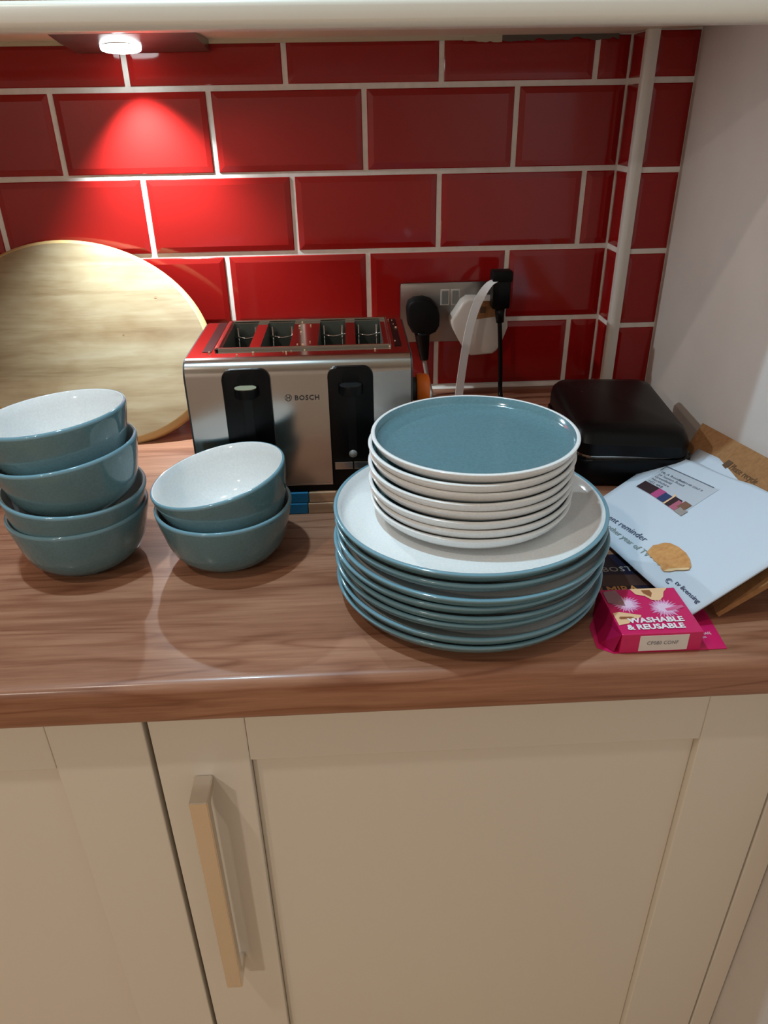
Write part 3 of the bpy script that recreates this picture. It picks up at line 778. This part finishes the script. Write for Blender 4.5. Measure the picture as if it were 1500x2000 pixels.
EL, EB, ET, ER = Vector((.6102, -.4331, -.4115)), Vector((.6518, -.6229, -.4050)), Vector((.7532, -.3228, -.3920)), Vector((.7701, -.6072, -.3253))
def ES(u, v_, h=0.0):
    p_ = EL*(1-u)*(1-v_)+EB*u*(1-v_)+ET*(1-u)*v_+ER*u*v_
    p_ = p_+Vector((0, 0, 0.004*math.sin(PI*u)*math.sin(PI*v_)))
    if h:
        e = 1e-3
        a = ES(u+e, v_)-ES(u-e, v_); b_ = ES(u, v_+e)-ES(u, v_-e); n_ = a.cross(b_).normalized()
        if n_.z < 0: n_ = -n_
        p_ = p_+n_*h
    return p_
def sheet(fn, nu=20, nv=20, th=0.0012, warp=None):
    bm = bmesh.new(); top, bot = [], []
    for i in range(nu+1):
        for j in range(nv+1):
            u, v_ = i/nu, j/nv
            if warp: u, v_ = warp(u, v_)
            top.append(bm.verts.new(fn(u, v_, th))); bot.append(bm.verts.new(fn(u, v_, 0.0)))
    I = lambda i, j: i*(nv+1)+j
    for i in range(nu):
        for j in range(nv):
            bm.faces.new([top[I(i, j)], top[I(i+1, j)], top[I(i+1, j+1)], top[I(i, j+1)]]).smooth = True
            bm.faces.new([bot[I(i, j)], bot[I(i, j+1)], bot[I(i+1, j+1)], bot[I(i+1, j)]]).smooth = True
    for i in range(nu):
        for j in (0, nv): bm.faces.new([top[I(i, j)], top[I(i+1, j)], bot[I(i+1, j)], bot[I(i, j)]])
    for j in range(nv):
        for i in (0, nu): bm.faces.new([top[I(i, j)], top[I(i, j+1)], bot[I(i, j+1)], bot[I(i, j)]])
    return bm
t = thing('envelope', 'white windowed envelope with printed biscuit picture lying beside the plates', 'envelope', (0.70, -0.48, -0.40)); L0 = t.location
def tear(u, v_):
    if v_ > 0.97: v_ = 1.0-0.018*abs(math.sin(9*u+1))-0.02*max(0, u-0.15)*(1-u)
    return u, v_
obj('paper', sheet(ES, 24, 24, 0.0012, tear), M['paper'], t, L0)
def pat(name, pts, m_, h=0.0018):
    bm = bmesh.new(); bm.faces.new([bm.verts.new(ES(u, v_, h)) for u, v_ in pts]); return obj_nr(name, bm, m_, t, L0)
def grid_pat(name, u0, u1, v0, v1, m_, h):
    bm = bmesh.new(); n = 6
    V = [[bm.verts.new(ES(u0+(u1-u0)*i/n, v0+(v1-v0)*j/n, h)) for j in range(n+1)] for i in range(n+1)]
    for i in range(n):
        for j in range(n): bm.faces.new([V[i][j], V[i+1][j], V[i+1][j+1], V[i][j+1]])
    return obj_nr(name, bm, m_, t, L0)
grid_pat('address_window', .100, .490, .500, .825, M['film'], .0015)
pat('window_edge', [(.102, .818), (.102, .829), (.460, .822), (.460, .814)], M['ink_grey'], .0019)
pat('window_edge', [(.098, .760), (.102, .829), (.107, .829), (.104, .760)], M['ink_grey'], .0019)
for (u0, u1, v0, v1, mm) in ((.100, .235, .505, .590, 'p_dark'), (.228, .292, .500, .585, 'p_pink'), (.285, .345, .495, .575, 'p_blue'), (.340, .356, .490, .600, 'skin_ink'),
                             (.352, .415, .488, .585, 'p_dark'), (.392, .440, .485, .570, 'p_rose'), (.425, .478, .520, .590, 'p_brown'), (.440, .497, .478, .530, 'p_grey')):
    pat('printed_strip', [(u0, v0), (u1, v0-.004), (u1+.004, v1), (u0+.006, v1+.004)], M[mm], .0020+random.uniform(0, .0002))
SU = 0.1944; SV = 0.185
def etxt(body, size, u0, v0, m_, slope=0.0, **k):
    add_text('printed_text', body, size, lambda x, y: ES(u0+x/SU, v0+y/SV+slope*x/SU, .0019), m_, t, L0, **k)
etxt('Payment reminder', .0112, .055, .128, M['ink'], slope=.10, shear=.15)
etxt('Enjoy another year of TV', .0098, .06, .072, M['ink_green'], slope=.06, shear=.15)
for k, s_ in enumerate(('Ms A Resident', '24 Station Road', 'Greenfield', 'Northshire', 'NS1 4AB')):
    etxt(s_, .0062, .120, .735-.034*k, M['ink_grey'])
etxt('Ref 0148 2267 9', .0050, .265, .735, M['ink_grey'])
etxt('tv licensing', .0072, .806, .094, M['ink'], shear=.12, bold=.0001)
bm = bmesh.new(); n = 20
for (r0, r1, a0, a1) in ((.0034, .0027, 30, 320), (.0019, .0013, 60, 300)):
    A = [bm.verts.new(ES(.778+r0*math.cos(math.radians(a0+(a1-a0)*i/n))/SU, .082+r0*math.sin(math.radians(a0+(a1-a0)*i/n))/SV, .0019)) for i in range(n+1)]
    B = [bm.verts.new(ES(.778+r1*math.cos(math.radians(a0+(a1-a0)*i/n))/SU, .082+r1*math.sin(math.radians(a0+(a1-a0)*i/n))/SV, .0019)) for i in range(n+1)]
    for i in range(n): bm.faces.new([A[i], A[i+1], B[i+1], B[i]])
obj_nr('printed_logo', bm, M['ink'], t, L0)
bis = [(.555, .128), (.548, .165), (.545, .190), (.560, .215), (.575, .250), (.600, .272), (.650, .286), (.705, .285), (.750, .268), (.785, .240), (.795, .215), (.780, .190), (.755, .160), (.738, .128), (.715, .104),
       (.690, .108), (.672, .120), (.660, .113), (.640, .120), (.622, .116), (.605, .124), (.590, .118), (.572, .128)]
pat('printed_biscuit', bis, M['biscuit'], .0022)
pat('printed_biscuit_edge', [(.715, .104), (.738, .128), (.755, .160), (.780, .190), (.795, .215), (.785, .222), (.760, .190), (.738, .160), (.720, .135)], M['biscuit_edge'], .0025)
# second envelope underneath
g0, g1, g2, g3 = Vector((.7800, -.3420, -.3830)), Vector((.7855, -.502, -.3520)), Vector((.7400, -.520, -.3760)), Vector((.7380, -.365, -.4030))
def GS(u, v_, h=0.0): return g0*(1-u)*(1-v_)+g1*u*(1-v_)+g2*u*v_+g3*(1-u)*v_+nM*(0.0036+h)
t2 = obj('envelope', sheet(GS, 8, 6, 0.0010), M['paper'])
tag(t2, 'plain white envelope peeping out behind the windowed one on the brown mailer', 'envelope')

# ------------------------------------------------------------------ magenta pack of sticky pads
t = thing('adhesive_pack', 'magenta card pack printed WASHABLE & REUSABLE at worktop front right', 'package', (0.62, -0.60, WT)); L0 = t.location
Z0 = WT+0.0002
def flat(name, pts, z, m_, th=0.0005, parent=None): return obj(name, prism(pts, lambda u, v_, tt: (u, v_, tt), z, z+th), m_, parent or t, L0)
flat('backing_card', [(.5685, -.6450), (.5800, -.6530), (.6725, -.6530), (.6765, -.6070), (.6735, -.5700), (.5985, -.5700), (.5705, -.6180)], Z0, M['magenta'])
flat('backing_card', [(.5990, -.5695), (.6720, -.5695), (.6680, -.5080), (.6060, -.5060)], Z0, M['navy'])
flat('printed_band', [(.6000, -.5420), (.6700, -.5440), (.6690, -.5620), (.5998, -.5600)], Z0+.0005, M['navy_brown'], .0001)
add_text('printed_text', 'BOSTIK', 0.0112, lambda x, y: Vector((.6075+x, -.5370+y, Z0+.0008)), M['p_grey'], t, L0, bold=.0002, space=1.1)
# raised box
bx0, bx1, by0, by1, bz = .5840, .6500, -.6535, -.5920, WT+.0195
obj('box', box(bx0, bx1, by0, by1, Z0+.0006, bz, 0.0008), M['magenta'], t, L0)
# left side gusset: two sloping facets
bm = bmesh.new()
P = [Vector(p) for p in ((bx0-.0005, by0, bz), (bx0-.0005, by1, bz), (.5780, -.6020, Z0+.0012), (.5715, -.6400, Z0+.0012), (.5800, -.6520, Z0+.0012))]
V = [bm.verts.new(p) for p in P]
bm.faces.new([V[0], V[1], V[2], V[3]]); bm.faces.new([V[0], V[3], V[4]])
bmesh.ops.solidify(bm, geom=bm.faces[:], thickness=0.0004)
obj('side_flap', bm, M['magenta'], t, L0)
zt = bz+.0003
def top(name, pts, m_, dz=0.0):
    bm = bmesh.new(); bm.faces.new([bm.verts.new((x, y, zt+dz)) for x, y in pts]); return obj_nr(name, bm, m_, t, L0)
def burst(cx, cy, r0, r1, n, m_, dz):
    top('printed_burst', [(cx+(r1 if i % 2 else r0)*random.uniform(.85, 1.1)*math.cos(PI*i/n), cy+(r1 if i % 2 else r0)*random.uniform(.85, 1.1)*math.sin(PI*i/n)) for i in range(2*n)], m_, dz)
burst(.6010, -.6140, .0125, .0080, 26, M['pinkwhite'], 0); burst(.6010, -.6140, .0080, .0050, 20, M['pinkwhite2'], .0001)
burst(.6300, -.6210, .0135, .0085, 26, M['pinkwhite'], 0); burst(.6300, -.6210, .0085, .0055, 20, M['pinkwhite2'], .0001)
top('printed_block', [(.6300, -.6225), (.6460, -.6180), (.6468, -.6215), (.6310, -.6260)], M['rose_print'], .0002)
top('printed_block', [(.5990, -.6170), (.5860, -.6120), (.5860, -.5960), (.5975, -.5940), (.5995, -.6030)], M['grey_print'], .0003)
top('printed_hand', [(.5852, -.6420), (.5852, -.6260), (.5905, -.6245), (.5960, -.6262), (.6045, -.6290), (.6075, -.6300), (.6060, -.6330), (.5990, -.6345), (.5940, -.6400)], M['skin_ink'], .0002)
top('printed_hand', [(.5880, -.6330), (.5895, -.6310), (.5985, -.6315), (.6010, -.6325), (.5960, -.6345), (.5890, -.6345)], M['skin_ink2'], .0003)
top('printed_hand', [(.6105, -.5930), (.6435, -.5930), (.6380, -.5990), (.6350, -.6060), (.6300, -.6110), (.6240, -.6100), (.6200, -.6040), (.6130, -.6010)], M['skin_ink'], .0002)
top('printed_hand', [(.6195, -.5955), (.6270, -.5955), (.6275, -.6000), (.6245, -.6060), (.6200, -.6000)], M['skin_ink2'], .0003)
add_text('printed_text', 'MIRA', .0125, lambda x, y: Vector((.6020+x, -.5700+y, Z0+.0009)), M['gold'], t, L0, bold=.0003)
add_text('printed_text', 'WASHABLE', .0088, lambda x, y: Vector((.5945+x*1.0, -.6400+y*1.0, zt+.0005)), M['white_ink'], t, L0, bold=.00035)
add_text('printed_text', '& REUSABLE', .0088, lambda x, y: Vector((.5905+x*.98, -.6485+y*1.0, zt+.0005)), M['white_ink'], t, L0, bold=.00035)
obj('sticker', box(.5990, .6385, by0-.0003, by0, Z0+.0022, bz-.0022), M['sticker'], t, L0)
add_text('printed_text', 'CP080 CONF', .0050, lambda x, y: Vector((.6050+x*.85, by0-.0005, WT+.0085+y)), M['ink_grey'], t, L0, space=1.05)
for (s_, y_) in (('100% SAFE', -.6350), ('1.8 cm', -.6395)):
    add_text('printed_text', s_, .0045, lambda x, y, y_=y_: Vector((.6535+x*.7, y_+y, Z0+.0009)), M['white_ink'], t, L0)
